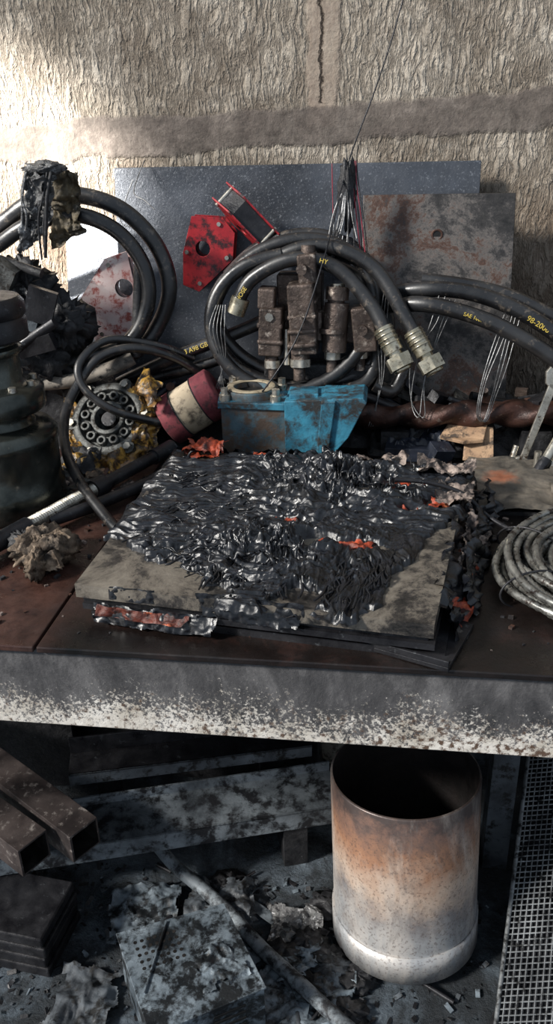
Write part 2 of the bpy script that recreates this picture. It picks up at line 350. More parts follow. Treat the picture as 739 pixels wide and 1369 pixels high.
u=V((.70,0,-.71)).normalized(); nn=V((.60,.30,.70)); nn=(nn-u*nn.dot(u)).normalized(); ev=nn.cross(u).normalized()
holder('magnetic_welding_holder',[(-.076,-.012),(-.034,-.040),(.055,-.034),(.076,0),(.055,.028),(-.034,.032)],(0,0),.012,V((-.272,1.570,1.232)),u,ev,nn,.040,m_red)
holder('magnetic_welding_holder',[(-.600,1.104),(-.541,1.181),(-.496,1.1945),(-.478,1.075),(-.490,1.023),(-.576,1.015)][::-1],(-.508,1.126),.018,(0,1.575,0),(1,0,0),(0,0,1),(0,1,0),.024,m_pink)
# ------------------------------------------------------------------ charred debris bed behind
b=MB('charred_debris_heap'); nx,ny=200,46; vs=[];fs=[]
for j in range(ny+1):
    for i in range(nx+1):
        x=-1.0+1.7*i/nx; y=1.40+.20*j/ny
        if -.33<x<-.03: k=max(0,min(1,(y-1.46)/.04))
        else: k=max(0,min(1,(y-1.42)/.07))
        k*=max(0,min(1,(1.6-y)/.02)) if j>ny-3 else 1
        h=(.055+.035*nz(x*5,y*5,1)+.05*(ridge(x*17,y*17,3,4)-.45))*k
        if x<-.45: h+=.05*min(1,(-.45-x)/.1)*k
        vs.append((x,y,.846+max(0,h)))
for j in range(ny):
    for i in range(nx): a=j*(nx+1)+i; fs.append((a,a+1,a+nx+2,a+nx+1))
b.add(vs,fs,m_soot,True)
for i in range(130):
    x=random.uniform(-.75,.4); y=random.uniform(1.44,1.53)
    if -.34<x<-.02: y=random.uniform(1.50,1.56)
    z=.90+random.uniform(0,.05); mt=random.choice([m_soot,m_rust,m_cast,m_blackmetal,m_navy,m_valve,m_soot])
    if random.random()<.5: b.box((x,y,z),(random.uniform(.02,.07),random.uniform(.01,.03),random.uniform(.005,.02)),mt,rotm(random.uniform(-30,30),random.uniform(-30,30),random.uniform(0,180)))
    else:
        d=V((random.uniform(-1,1),random.uniform(-.4,.4),random.uniform(-.3,.3))).normalized()*random.uniform(.03,.07); b.cyl(V((x,y,z))-d,V((x,y,z))+d,random.uniform(.003,.009),mt,12)
b.build()
# ------------------------------------------------------------------ hoses
def text(body,loc,d,up,size,parent):
    c=bpy.data.curves.new('print','FONT'); c.body=body; c.size=size; c.align_x='CENTER'; c.align_y='CENTER'; c.extrude=.0002
    o=bpy.data.objects.new('print',c); bpy.context.collection.objects.link(o); c.materials.append(m_ytext)
    x=V(d).normalized(); n=x.cross(V(up)).normalized(); y=n.cross(x)
    M4=Matrix((x,y,n)).transposed().to_4x4(); M4.translation=V(loc)
    o.matrix_world=Matrix.Translation(-parent.location)@M4; o.parent=parent
def SK(y,u0,v0,x0,z0,kx,kz,sh=0,ly=0):
    return lambda u,v,dy=0:(x0+(u-u0)*kx-(v-v0)*sh, y+dy+(-(v-v0)*kz)*ly, z0-(v-v0)*kz)
L=SK(1.49,100,380,-.574,1.144,.00142,.00134,.00018,.12)
b=MB('hydraulic_hose_coil')
b.sweep([L(-60,330),L(0,298,-.01),L(45,270,-.02),L(100,262,-.02),L(160,280,-.02),L(206,325,-.01),L(226,380),L(214,432,.01),L(185,468,0),L(120,490,-.02),L(50,488,-.02),L(-20,465),L(-80,420)],.0145,m_hose,16)
b.sweep([L(-70,360),L(0,325,-.03),L(45,298,-.04),L(105,285,-.04),L(160,305,-.04),L(196,350,-.03),L(203,402,-.02),L(180,450,-.02),L(120,474,-.03),L(50,478,-.05),L(-30,450)],.0135,m_hose,16)
b.sweep([L(60,470,-.05),L(15,488,-.06),L(60,500,-.06),L(115,498,-.05),L(165,482,-.04),L(190,470,-.03)],.013,m_hose_ash,16)
b.sweep([L(-40,480),L(0,498,-.04),L(20,505,-.05)],.013,m_hose_ash,16)
b.cyl(L(188,350,-.02),L(192,470,-.02),.009,m_soot,14)
b.build()
Cc=SK(1.50,400,430,-.163,1.078,.00136,.00135,0,.25)
b=MB('hydraulic_hose_coil')
pts=[];N=3
for k in range(N*14+3):
    a=radians(150)-2*pi*k/14; tt=k/(N*14)
    rx=(114-13*sin(tt*9)); rz=(88+7*cos(tt*7)); pts.append(Cc(400+8*sin(tt*12)+rx*cos(a),422-10*sin(tt*10)-rz*sin(a),.03-.075*tt))
b.sweep(pts,.0125,m_hose,16,sub=5)
h1=[Cc(322,405,-.05),Cc(345,368,-.06),Cc(400,343,-.07),Cc(455,355,-.07),Cc(500,400,-.075),Cc(518,432,-.08)]
h2=[Cc(335,375,-.03),Cc(385,340,-.045),Cc(440,330,-.05),Cc(500,355,-.06),Cc(540,410,-.07),Cc(556,436,-.075)]
for h in (h1,h2):
    b.sweep(h,.0125,m_hose,16)
    d=(V(h[-1])-V(h[-2])).normalized(); p=V(h[-1]); p0=p-d*.012
    b.cyl(p0,p+d*.034,.0165,m_brass,24)
    for i in range(4): b.ring(p+d*(-.008+i*.008),p+d*(-.005+i*.008),.0178,.016,m_brass,24)
    b.cyl(p+d*.034,p+d*.042,.012,m_brass,20); b.hexn(p+d*.042,p+d*.064,.023,m_brass); b.ring(p+d*.064,p+d*.07,.0165,.011,m_brass,24); b.cyl(p+d*.06,p+d*.065,.011,m_tubein,20)
b.cyl(Cc(330,392,-.055),Cc(322,412,-.05),.0165,m_brass,20)
b.sweep([Cc(500,440,.0),Cc(506,475,-.01),Cc(490,505,-.02),Cc(440,516,-.03)],.0125,m_hose,14)
b.sweep([Cc(505,505,-.02),Cc(530,515,-.01),Cc(545,480,0),Cc(530,450,0)],.0125,m_hose,14)
o=b.build()
cd=V((-.15,-.95,.3)).normalized()
text('HY',V(Cc(440,347,-.078))+cd*.0135,(1,0,-.25),(0,.3,1),.011,o); text('HOSE',V(Cc(334,388,-.058))+cd*.0135,(.55,0,.8),(-.5,.2,.5),.011,o)
Rr=SK(1.47,650,410,.170,1.113,.00125,.00128,0,.1)
b=MB('hydraulic_hose')
b.sweep([Rr(500,400,.03),Rr(560,388),Rr(620,390,-.01),Rr(680,408,-.02),Rr(739,440,-.03),Rr(820,500,-.04)],.0135,m_hose,16)
b.sweep([Rr(500,415,.03),Rr(556,404,-.02),Rr(610,412,-.03),Rr(670,432,-.04),Rr(739,470,-.05),Rr(820,530,-.06)],.0135,m_hose,16)
b.sweep([Rr(560,378,.02),Rr(620,384,.01),Rr(680,398,.01),Rr(739,424,0),Rr(820,470,0)],.012,m_hose,16)
o=b.build()
text('98-2006',V(Rr(716,430,-.028))+cd*.0138,V(Rr(739,440))-V(Rr(690,412)),(.2,.3,1),.013,o); text('SAE 100R2',V(Rr(632,421,-.034))+cd*.0138,V(Rr(660,429))-V(Rr(610,412)),(.2,.3,1),.009,o)
b=MB('hydraulic_hose'); P=SK(1.50,250,460,-.372,1.03,.0014,.00138,0,0)
b.sweep([P(150,512),P(195,490),P(245,468),P(300,448,.01),P(345,430,.02),P(400,405,.03)],.0125,m_hose,16)
b.sweep([P(140,525),P(200,505,.01),P(255,490,.01),P(320,470,.02)],.011,m_hose,16)
o=b.build(); text('4SP3 A98 GBK',V(P(262,463))+cd*.0135,V(P(300,448))-V(P(235,472)),(-.1,.3,1),.012,o)
# ------------------------------------------------------------------ valve block
S=SK(1.46,405,420,-.151,1.104,.00135,.00135,0,.12)
b=MB('hydraulic_valve_block'); q=.00135
def zb(u,v0,v1,hw,dp,mat,tilt=0,dy=0):
    c=V(S(u,(v0+v1)/2,dy)); b.box(c,(2*hw*q,dp,(v1-v0)*q),mat,rotm(0,tilt,0))
def zc(u,v0,v1,r,mat,n=24,du=0,dy=0):
    b.cyl(S(u+du,v0,dy),S(u,v1,dy),r*q,mat,n,None,n>8)
b.box(S(428,442,.045),(160*q,.045,44*q),m_valve); b.box(S(400,405,.05),(60*q,.05,60*q),m_valve)
zb(365,412,474,15,.05,m_valve,3); zb(360,388,414,11,.04,m_valve,3); zc(365,474,484,9,m_valve); zc(366,482,492,12,m_steel,6); zc(367,492,506,7,m_valve); zb(365,430,438,17,.053,m_valve,3); zb(365,452,458,17,.053,m_valve,3)
zb(408,380,470,17,.055,m_valve,-3,-.01); zb(414,345,382,12,.045,m_valve,-5,-.01); zc(414,336,346,9,m_valve,24,0,-.01); zc(404,470,480,12,m_valve,24,0,-.01); zc(404,478,488,15,m_steel,6,0,-.01); zc(403,488,506,8,m_valve,20,0,-.01)
for v in (400,418,436,454): zb(408,v,v+6,19,.058,m_valve,-3,-.01)
b.cyl(S(408,362,-.035),S(408,362,-.045),.009,m_valve,20); b.cyl(S(404,426,-.04),S(404,426,-.052),.011,m_valve,20)
zc(448,408,470,16,m_valve,28,3); zc(451,388,404,15,m_valve,28,1); zc(450,403,409,11,m_valve); zc(452,384,390,9,m_steel); zc(447,440,446,19,m_valve,28); zc(446,470,480,12,m_steel,6); zc(445,480,498,7,m_valve,20)
zb(487,412,470,15,.045,m_valve,-6,.01); zc(490,400,413,10,m_valve,20,1,.01); zc(483,470,480,10,m_steel,6,0,.01); zc(482,480,496,7,m_valve,20,0,.01)
b.cyl(S(365,422,-.025),S(365,422,-.031),.008,m_steel,6); b.cyl(S(485,440,-.012),S(485,440,-.02),.009,m_valve,20); b.cyl(S(428,420,.0),S(428,455,.0),.006,m_valve,14); b.cyl(S(386,440,-.01),S(386,486,-.01),.005,m_steel,12)
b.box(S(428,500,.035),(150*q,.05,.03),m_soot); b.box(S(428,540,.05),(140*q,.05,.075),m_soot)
b.build(.0035,3)
# ------------------------------------------------------------------ blue cast bracket
b=MB('blue_hydraulic_pump_housing')
b.prism([(-.283,1.352,.85),(-.15,1.346,.85),(-.10,1.346,.85),(-.09,1.43,.85),(-.285,1.44,.85),(-.292,1.40,.85)],(0,0,.112),m_bluebrown)
b.prism([(-.17,1.338,.85),(-.105,1.338,.86),(-.060,1.338,.915),(-.030,1.338,.978),(-.036,1.338,.986),(-.17,1.338,.978)],(0,.085,0),m_blue)
b.prism([(-.118,1.332,.85),(-.098,1.332,.86),(-.082,1.332,.981),(-.106,1.332,.981)],(0,.09,.003),m_blue)
b.prism([(-.288,1.348,.960),(-.17,1.342,.960),(-.17,1.44,.960),(-.275,1.445,.960),(-.295,1.41,.960)],(0,0,.012),m_blue)
b.ring((-.235,1.395,.96),(-.235,1.395,.986),.046,.033,m_bluebrown); b.ring((-.235,1.395,.986),(-.235,1.395,.989),.043,.031,m_gold); b.cyl((-.235,1.395,.974),(-.235,1.395,.9765),.033,m_tubein)
for x,y in ((-.277,1.362),(-.187,1.36),(-.185,1.43),(-.275,1.43)):
    b.cyl((x,y,.970),(x,y,.982),.010,m_steel,20); b.hexn((x,y,.982),(x,y,.993),.0075,m_steel)
b.box((-.14,1.38,.982),(.05,.05,.008),m_blue,rotz(5))
b.build(.003,2)
# ------------------------------------------------------------------ abrasive roll
b=MB('sandpaper_roll'); p=V((-.402,1.425,.906)); d=V((.76,.12,.46)).normalized()
b.lathe(p,d,[(.0,.002),(.042,0),(.047,.003),(.047,.034)],m_maroon,40); b.lathe(p,d,[(.0455,.034),(.0455,.080)],m_beige,40); b.lathe(p,d,[(.047,.080),(.047,.112),(.043,.115),(.014,.115),(.014,.08)],m_maroon,40)
for h in (.034,.08): b.ring(p+d*(h-.001),p+d*(h+.001),.0480,.045,m_soot)
b.build()
# ------------------------------------------------------------------ machined hub (left)
b=MB('machined_steel_hub'); c=V((-.602,1.16,.85))
b.lathe(c,(0,0,1),[(.088,0),(.092,.006),(.092,.045),(.089,.05),(.089,.11),(.092,.115),(.092,.128),(.084,.138),(.06,.142),(.056,.15),(.056,.160),(.078,.166),(.080,.172),(.080,.196),(.074,.203),(.056,.206),(.050,.212),(.050,.25),(.056,.255),(.056,.262),(.049,.266),(.049,.275)],m_green,56)
b.lathe(c+V((0,0,.272)),(0,0,1),[(.062,0),(.069,.004),(.069,.03),(.065,.034),(.069,.038),(.069,.055),(.062,.064),(.03,.064),(.028,.05),(.0,.05)],m_blackmetal,48)
for i in range(10):
    a=i*2*pi/10; b.cyl(c+V((.066*cos(a),.066*sin(a),.2)),c+V((.066*cos(a),.066*sin(a),.211)),.006,m_steel,12)
b.build(.0012)
# ------------------------------------------------------------------ cast gearbox cover wrapped in yellow film
b=MB('cast_gear_cover'); c=V((-.500,1.385,.925)); n=V((-.05,-.75,.62)).normalized(); uu=n.orthogonal().normalized(); ww=n.cross(uu); g_=1.12
b.lathe(c-n*.03,n,[(.058*g_,0),(.064*g_,.006),(.064*g_,.03),(.058*g_,.036),(.050*g_,.036),(.048*g_,.026),(.034,.026),(.032,.038),(.024,.038),(.022,.01),(.0,.01)],m_cast,48)
for i in range(12):
    a=i*2*pi/12; p=c+(uu*cos(a)+ww*sin(a))*.044; b.ring(p-n*.006,p+n*.008,.009,.0045,m_cast,16)
for i in range(6):
    a=i*2*pi/6+.3; p=c+(uu*cos(a)+ww*sin(a))*.070; b.cyl(p-n*.03,p+n*.004,.012,m_cast,16); b.hexn(p+n*.004,p+n*.011,.007,m_steel)
b.cyl(c-n*.02,c+n*.001,.014,m_blackmetal,24)
b.box((-.505,1.43,.872),(.10,.06,.05),m_cast)
b.build(.001)
b=MB('yellow_plastic_film')
b.crumple((-.595,1.40,.86),(-.555,1.37,.86),(-.562,1.42,.985),(-.60,1.45,.975),.018,26,m_yellow,30,seed=1,ragged=.15)
b.crumple((-.455,1.33,.86),(-.415,1.36,.85),(-.405,1.42,.96),(-.44,1.40,.985),.018,26,m_yellow,30,seed=2,ragged=.15)
b.crumple((-.575,1.30,.856),(-.44,1.28,.856),(-.44,1.34,.885),(-.565,1.36,.885),.022,24,m_yellow,40,24,seed=3,ragged=.2)
b.crumple((-.60,1.29,.865),(-.50,1.27,.86),(-.48,1.32,.89),(-.57,1.34,.88),.02,26,m_soot,30,24,seed=13,ragged=.2)
b.crumple((-.455,1.37,.98),(-.41,1.37,.955),(-.40,1.42,.99),(-.45,1.43,1.0),.014,30,m_yellow,20,seed=4,ragged=.15)
b.build()
b=MB('small_metal_debris')
for i in range(22):
    x=random.uniform(-.60,-.40); y=random.uniform(1.18,1.33); b.lump((x,y,.856),(.018,.015,.010),random.choice([m_paper,m_tan,m_wood,m_cast,m_rust,m_soot]),.5,2,18,i)
b.build()
# ------------------------------------------------------------------ thin black hose
b=MB('thin_rubber_hose')
b.sweep([(-.33,1.50,.965),(-.385,1.47,1.015),(-.45,1.43,1.045),(-.51,1.40,1.035),(-.545,1.36,.99),(-.548,1.30,.955),(-.52,1.22,.925),(-.475,1.15,.90),(-.42,1.09,.875),(-.385,1.055,.862)],.0085,m_hose,14,sub=12)
b.sweep([(-.39,1.40,.915),(-.42,1.38,.925),(-.48,1.35,.955),(-.53,1.36,.99),(-.54,1.38,1.03),(-.50,1.43,1.06),(-.42,1.47,1.04),(-.36,1.50,1.01)],.0075,m_hose,14,sub=12)
b.build()
# ------------------------------------------------------------------ threaded puller rod
b=MB('threaded_rod_tool'); p0=V((-.60,.87,.866)); p1=V((-.375,1.345,.888)); d=(p1-p0); Ld=d.length; d.normalize()
b.cyl(p0,p0+d*Ld*.36,.014,m_blackmetal,20)
b.lathe(p0+d*Ld*.34,d,[(.0115 if i%2 else .0095,i*.0022) for i in range(int(Ld*.30/.0022))],m_steel,20,smooth=False)
b.cyl(p0+d*Ld*.64,p1,.011,m_blackmetal,20); b.cyl(p0+d*Ld*.62,p0+d*Ld*.67,.016,m_blackmetal,20); b.cyl(p1-d*.05,p1,.014,m_blackmetal,20)
b.build()
b=MB('steel_pipe_handle'); b.sweep([(-.50,1.07,.868),(-.45,1.13,.868),(-.39,1.22,.87),(-.37,1.26,.872)],.010,m_blackmetal,14); b.build()
# ------------------------------------------------------------------ charred wood chunk
b=MB('charred_wood_chunk')
b.lump((-.482,.985,.872),(.022,.040,.022),m_wood,.42,1.6,48,3,rotz(-25),True); b.lump((-.447,.970,.876),(.030,.013,.022),m_wood,.45,1.7,44,5,rotz(38),True); b.lump((-.465,.935,.868),(.012,.028,.018),m_wood,.4,1.8,40,6,rotz(10),True); b.lump((-.510,1.0,.866),(.022,.020,.016),m_soot,.5,3,34,8,None,True)
b.crumple((-.50,.945,.862),(-.43,.93,.862),(-.425,.975,.892),(-.49,.985,.895),.014,34,m_wood,36,seed=31,ragged=.12)
b.build()
# ------------------------------------------------------------------ burnt folder: board + melted plastic mass
FL,FR,BR,BL=V((-.368,.832,0)),V((.062,.780,0)),V((.135,1.235,0)),V((-.35,1.295,0)); zt=.902
def Q(u,v): return (FL*(1-u)+FR*u)*(1-v)+(BL*(1-u)+BR*u)*v
b=MB('burnt_document_folder')
def slab(z0,z1,e,mat,du=0,dv=0):
    P=[Q(0-e+du,0-e+dv),Q(1+e+du,0-e+dv),Q(1+e+du,1+e+dv),Q(0-e+du,1+e+dv)]
    b.prism([(p.x,p.y,z0) for p in P],(0,0,z1-z0),mat)
slab(.884,zt,0,m_board); slab(.8765,.8835,-.014,m_char); slab(.868,.876,-.006,m_blackmetal,.01,-.005); slab(.861,.867,-.018,m_ember,.012,.01); slab(.850,.860,.0,m_blackmetal,.03,.02)
def lerp(tb,u):
    for (a,x),(c_,y) in zip(tb,tb[1:]):
        if u<=c_: return x+(y-x)*(u-a)/(c_-a)
    return tb[-1][1]
front=[(0,.27),(.1,.22),(.2,.15),(.3,.08),(.40,.0),(.5,-.03),(.62,.03),(.75,-.02),(.84,.03),(.88,.20),(.93,.40),(1,.60)]
holes=[(.70,.36,.085,.022),(.82,.80,.06,.022),(.50,.47,.04,.010),(.94,.70,.03,.03),(.10,.965,.07,.035),(.60,.22,.03,.012),(.33,.985,.05,.02),(.86,.62,.03,.018)]
nx,ny=460,460; vs=[];fs=[];ok=[]
for j in range(ny+1):
    for i in range(nx+1):
        u=-.02+1.04*i/nx; v=-.04+1.09*j/ny; p=Q(u,v); x,y=p.x,p.y
        e=v-lerp(front,max(0,min(1,u)))+.14*fbm(x*19,y*19,2.2,4)
        e=min(e,(1.03-v)+.05*nz(x*30,y*30,7),(1.02-u)+.05*nz(x*25,y*25,5),u+.03+.05*nz(x*25,y*25,6))
        for hu,hv,ru,rv in holes:
            dd=math.sqrt(((u-hu)/ru)**2+((v-hv)/rv)**2)+1.0*nz(x*28,y*28,4); e=min(e,(dd-1)*.05)
        k=max(0,min(1,e/.05)); k=k*k*(3-2*k)
        cl=math.exp(-((u-.60)/.24)**2-((v-.80)/.25)**2)+.75*math.exp(-((u-.50)/.22)**2-((v-.28)/.16)**2)
        cl=min(cl,1.1)
        wx=x+.022*nz(x*11,y*11,3)+.006*nz(x*40,y*40,3); wy=y+.022*nz(x*11,y*11,9)+.006*nz(x*40,y*40,9)
        w1=ridge(wx*9,wy*62,1,2); w1b=ridge(wx*20,wy*130,6,2); w2=ridge(wx*62,wy*9,4,2); w2b=ridge(wx*130,wy*20,8,2)
        t_=max(0,min(1,(u-.50)/.15))*max(0,min(1,(.52-v)/.15)); wr=(w1*.65+w1b*.35)*(1-t_)+(w2*.65+w2b*.35)*t_
        vx=x+.045*nz(x*18,y*18,13)+.012*nz(x*50,y*50,13); vy=y+.045*nz(x*18,y*18,19)+.012*nz(x*50,y*50,19)
        ch=ridge(vx*34,vy*34,7,3); ch=max(0,ch-.15)**2
        h=.004+.012*(wr-.45)*(1-.6*min(1,cl))+.005*fbm(x*22,y*22,3,3)+cl*(.010+.034*ch+.022*fbm(x*16,y*16,8,4))
        h=h*k-.004*(1-k)
        vs.append((x+.007*cl*nz(x*60,y*60,1),y+.007*cl*nz(x*60,y*60,2),zt+h)); ok.append(e>-.004)
for j in range(ny):
    for i in range(nx):
        a=j*(nx+1)+i; kf=(a,a+1,a+nx+2,a+nx+1)
        if all(ok[q_] for q_ in kf): fs.append(kf)
b.add(vs,fs,m_char,True)
for hu,hv,ru,rv in holes:
    P=[Q(hu-ru*1.1,hv-rv*1.2),Q(hu+ru*1.1,hv-rv*1.2),Q(hu+ru*1.1,hv+rv*1.2),Q(hu-ru*1.1,hv+rv*1.2)]
    b.crumple(*[V((p.x,p.y,zt+.002)) for p in P],.007,50,m_orange,30,20,seed=hu*10,ragged=.2)
def onmass(u,v,dz): p=Q(u,v); return V((p.x,p.y,zt+dz))
for i in range(52):
    cu,cv=(random.gauss(.60,.13),random.gauss(.79,.12)) if i<38 else (random.gauss(.5,.14),random.gauss(.25,.08))
    cu=max(.05,min(.95,cu)); cv=max(.06,min(.97,cv)); a=random.uniform(0,6.28); pts=[]; hh=random.uniform(.010,.028)*math.exp(-((cv-.8)/.35)**2 if i<38 else -.2)
    for k in range(9):
        pts.append(onmass(cu,cv,hh+random.uniform(-.006,.006)-.001*k)); a+=random.uniform(-1.5,1.5); cu+=.013*cos(a); cv+=.013*sin(a)
    b.sweep(pts,random.uniform(.0010,.0026),m_char,7,sub=4,rf=lambda t:.35+.9*sin(pi*min(1,max(0,t))) )
for i in range(60):
    u0=random.uniform(.02,.42); v0=lerp(front,u0)+random.uniform(.0,.5); Ls=random.uniform(.05,.12); pts=[]
    for k in range(6): pts.append(onmass(u0+Ls*k/5,min(.98,v0+.015*sin(k*1.7+i)+.01*k),.005+random.uniform(0,.005)))
    b.sweep(pts,random.uniform(.0008,.0016),m_char,6,sub=4)
for i in range(70):
    u0=random.uniform(.34,.86); v0=lerp(front,u0)+random.uniform(-.02,.12); pts=[onmass(u0+random.uniform(-.012,.012),max(.004,v0+.16-.035*k),.005+random.uniform(0,.003)) for k in range(5)]
    b.sweep(pts,random.uniform(.0008,.0018),m_char,6,sub=4)
for k,(u0,v0,u1,v1,s_) in enumerate([(.84,.88,1.03,1.0,1),(.92,.66,1.04,.84,2),(.62,.97,.80,1.03,3),(.03,.93,.20,1.03,4)]):
    P=[Q(u0,v0),Q(u1,v0),Q(u1,v1),Q(u0,v1)]; b.crumple(*[V((p.x,p.y,zt+.008+.010*random.random())) for p in P],.012,32,m_paper if k!=3 else m_orange,36,26,seed=s_,ragged=.2)
def skirt(p,q,z0,z1,amp,mat,n,seed,out,rg=.06):
    p=V(p);q=V(q);o=V(out); b.crumple(V((p.x,p.y,z0)),V((q.x,q.y,z0)),V((q.x,q.y,z1))+o,V((p.x,p.y,z1))+o,amp,34,mat,n,22,seed=seed,ragged=rg)
skirt(Q(.99,.10),Q(.99,1.02),.908,.853,.012,m_char,90,11,(.034,-.005,0)); skirt(Q(1.03,.15),Q(1.03,.8),.880,.853,.008,m_orange,60,12,(.022,0,0)); skirt(Q(1.05,.22),Q(1.07,.95),.900,.852,.013,m_char,80,13,(.02,0,0)); skirt(Q(1.02,.35),Q(1.04,.7),.905,.87,.010,m_paper,50,23,(.02,0,0),.15)
skirt(Q(.05,-.002),Q(.42,-.006),.880,.856,.005,m_char,80,14,(0,-.008,0),.12); skirt(Q(.07,-.010),Q(.34,-.010),.879,.867,.005,m_ember,80,15,(0,-.006,0),.28); skirt(Q(-.004,.3),Q(-.01,1.0),.90,.856,.010,m_char,60,16,(-.012,0,0))
skirt(Q(.36,.002),Q(.66,.0),.909,.876,.004,m_char,90,24,(0,-.005,0),.16); skirt(Q(.10,.004),Q(.24,.004),.905,.886,.003,m_char,60,27,(0,-.003,0),.2)
skirt(Q(0,1.0),Q(.6,1.03),.908,.87,.010,m_char,50,17,(0,.02,0))
b.build()
# flat angle bar under the folder
b=MB('steel_flat_bar')
P=[(-.10,.835),(.079,.765),(.115,.86),(-.06,.93)]
b.prism([(x,y,.8505) for x,y in P],(0,0,.006),m_blackmetal)
b.prism([(-.10,.835,.8565),(.079,.765,.8565),(.0805,.769,.8565),(-.0985,.839,.8565)],(0,0,.008),m_blackmetal)
b.build(.0008)
# ------------------------------------------------------------------ wire rope coil
b=MB('wire_rope_coil'); c=V((.318,.972,.85)); m_=300
for k in range(18):
    r0=.106+.0105*(k%6)+random.uniform(-.003,.003); z0=.008+.011*(k//6)+random.uniform(0,.004); ph=random.uniform(0,6.28); am=random.uniform(.002,.009); tl=random.uniform(.0,.008)
    pts=[]
    for i in range(m_):
        a=2*pi*i/m_; r=r0+am*sin(2*a+ph)+.003*sin(3*a+ph*2); pts.append(c+V((r*1.0*cos(a),r*1.03*sin(a),z0+tl*(1+sin(a+ph))+.002*sin(5*a+ph))))
    b.sweep(pts,.0048,m_rope,12,True,raw=True,lobes=6,twist=95,depth=.18)
pts=[c+V((-.13,.09,.03)),c+V((-.165,.13,.035)),c+V((-.20,.15,.06)),c+V((-.25,.155,.075)),c+V((-.30,.15,.08))]
b.sweep(pts,.0035,m_blackmetal,10,sub=30)
for a in (2.6,3.5):
    p=c+V((.135*cos(a),.139*sin(a),.02)); rd=V((cos(a),sin(a),0)); b.sweep([p+rd*.045*cos(t)+V((0,0,.026*sin(t))) for t in [i*pi/5 for i in range(10)]],.0015,m_blackmetal,8,True,sub=3)
b.build()
# ------------------------------------------------------------------ twist drill / auger
b=MB('twist_drill_bit'); p0=V((-.085,1.455,.915)); p1=V((.36,1.44,.935))
pts=[p0.lerp(p1,i/160) for i in range(161)]
b.sweep(pts,.0215,m_drill,24,raw=True,lobes=2,twist=38,depth=.22,rf=lambda t:min(1,.35+t*8))
b.cyl(p1,p1+(p1-p0).normalized()*.15,.017,m_drill,24)
b.box((.02,1.46,.872),(.05,.05,.042),m_soot); b.box((.27,1.45,.874),(.05,.05,.05),m_soot)
b.build()
# ------------------------------------------------------------------ open end wrench + bolts
b=MB('open_end_wrench'); a0=V((.242,1.385,.862)); a1=V((.283,1.405,.995)); d=(a1-a0).normalized(); sd=d.cross(V((0,1,0))).normalized(); nf=sd.cross(d).normalized()
b.prism([a0-sd*.006,a0+sd*.006,a1+sd*.007,a1-sd*.007],nf*.006,m_steel)
jaw=[(-.010,-.008),(.010,-.008),(.024,.006),(.026,.024),(.018,.038),(.012,.036),(.011,.016),(-.011,.016),(-.012,.036),(-.018,.038),(-.026,.024),(-.024,.006)]
rr=Matrix.Rotation(radians(25),2)
J=[rr@V(j) for j in jaw]; b.prism([a1+sd*j.x+d*j.y for j in J],nf*.009,m_steel)
b.lathe(a0-nf*.001-d*.008,nf,[(.016,0),(.016,.009),(.009,.009),(.009,0)],m_steel,28,True)
b.build(.0012)
b=MB('steel_bolt'); b.cyl((.29,1.36,.862),(.315,1.45,.925),.006,m_steel,16); b.hexn((.2865,1.348,.858),(.29,1.36,.865),.012,m_steel); b.hexn((.262,1.36,.85),(.262,1.36,.862),.012,m_steel); b.cyl((.262,1.36,.862),(.262,1.36,.89),.006,m_steel,16); b.hexn((.225,1.395,.85),(.225,1.395,.860),.011,m_steel); b.cyl((.225,1.395,.86),(.232,1.40,.885),.0055,m_steel,14); b.build()
b=MB('tool_handle_bar'); b.cyl((.265,1.345,.862),(.345,1.43,.985),.008,m_steel,18); b.cyl((.255,1.334,.847),(.275,1.356,.878),.0105,m_blackmetal,18); b.cyl((.31,1.36,.862),(.40,1.46,.95),.009,m_blackmetal,18); b.build()
# ------------------------------------------------------------------ small pieces, tray
b=MB('cardboard_scrap'); b.prism([(.100,1.425,.885),(.14,1.40,.885),(.175,1.405,.887),(.185,1.44,.915),(.13,1.47,.92)],(0,.0,.006),m_tan); b.prism([(.14,1.398,.855),(.19,1.392,.855),(.19,1.43,.902),(.145,1.435,.902)],(.004,.002,.006),m_tan); b.build(.001)
b=MB('burnt_blue_packet'); b.crumple((.0,1.40,.862),(.12,1.39,.86),(.11,1.47,.895),(.01,1.48,.89),.014,30,m_navy,40,24,seed=5,ragged=.05); b.box((.06,1.425,.863),(.11,.06,.024),m_navy,rotz(-4)); b.box((.10,1.40,.868),(.04,.03,.03),m_navy,rotm(20,10,30)); b.build(.002)
t=NT('scorched_magazine'); c=t.ramp(t.noise(14,10,.75,.6),[(.34,(.02,.02,.019)),(.46,(.075,.068,.058)),(.6,(.15,.13,.105)),(.74,(.27,.23,.19))]); sep=t.xyz()
dx=t.math('SUBTRACT',sep[0],.195); dy=t.math('SUBTRACT',sep[1],1.30); rr_=t.math('ADD',t.math('SQRT',t.math('ADD',t.math('MULTIPLY',dx,dx),t.math('MULTIPLY',dy,dy))),t.math('MULTIPLY',t.math('SUBTRACT',t.noise(60,5),.5),.05))
c=t.mix(t.ramp(rr_,[(.012,.8),(.035,0.)]),c,(.26,.09,.045)); m_mag=t.out(c,.45,0.,t.bump(t.noise(60,8,.7),.5,.003),.5)
b=MB('scorched_magazine'); b.crumple((.150,1.18,.862),(.42,1.17,.862),(.42,1.385,.865),(.152,1.392,.865),.006,14,m_mag,50,seed=2); b.box((.285,1.283,.853),(.262,.20,.006),m_soot); b.crumple((.26,1.20,.868),(.42,1.19,.868),(.42,1.37,.872),(.28,1.36,.87),.008,16,m_mag,40,seed=7,ragged=.06); b.build()
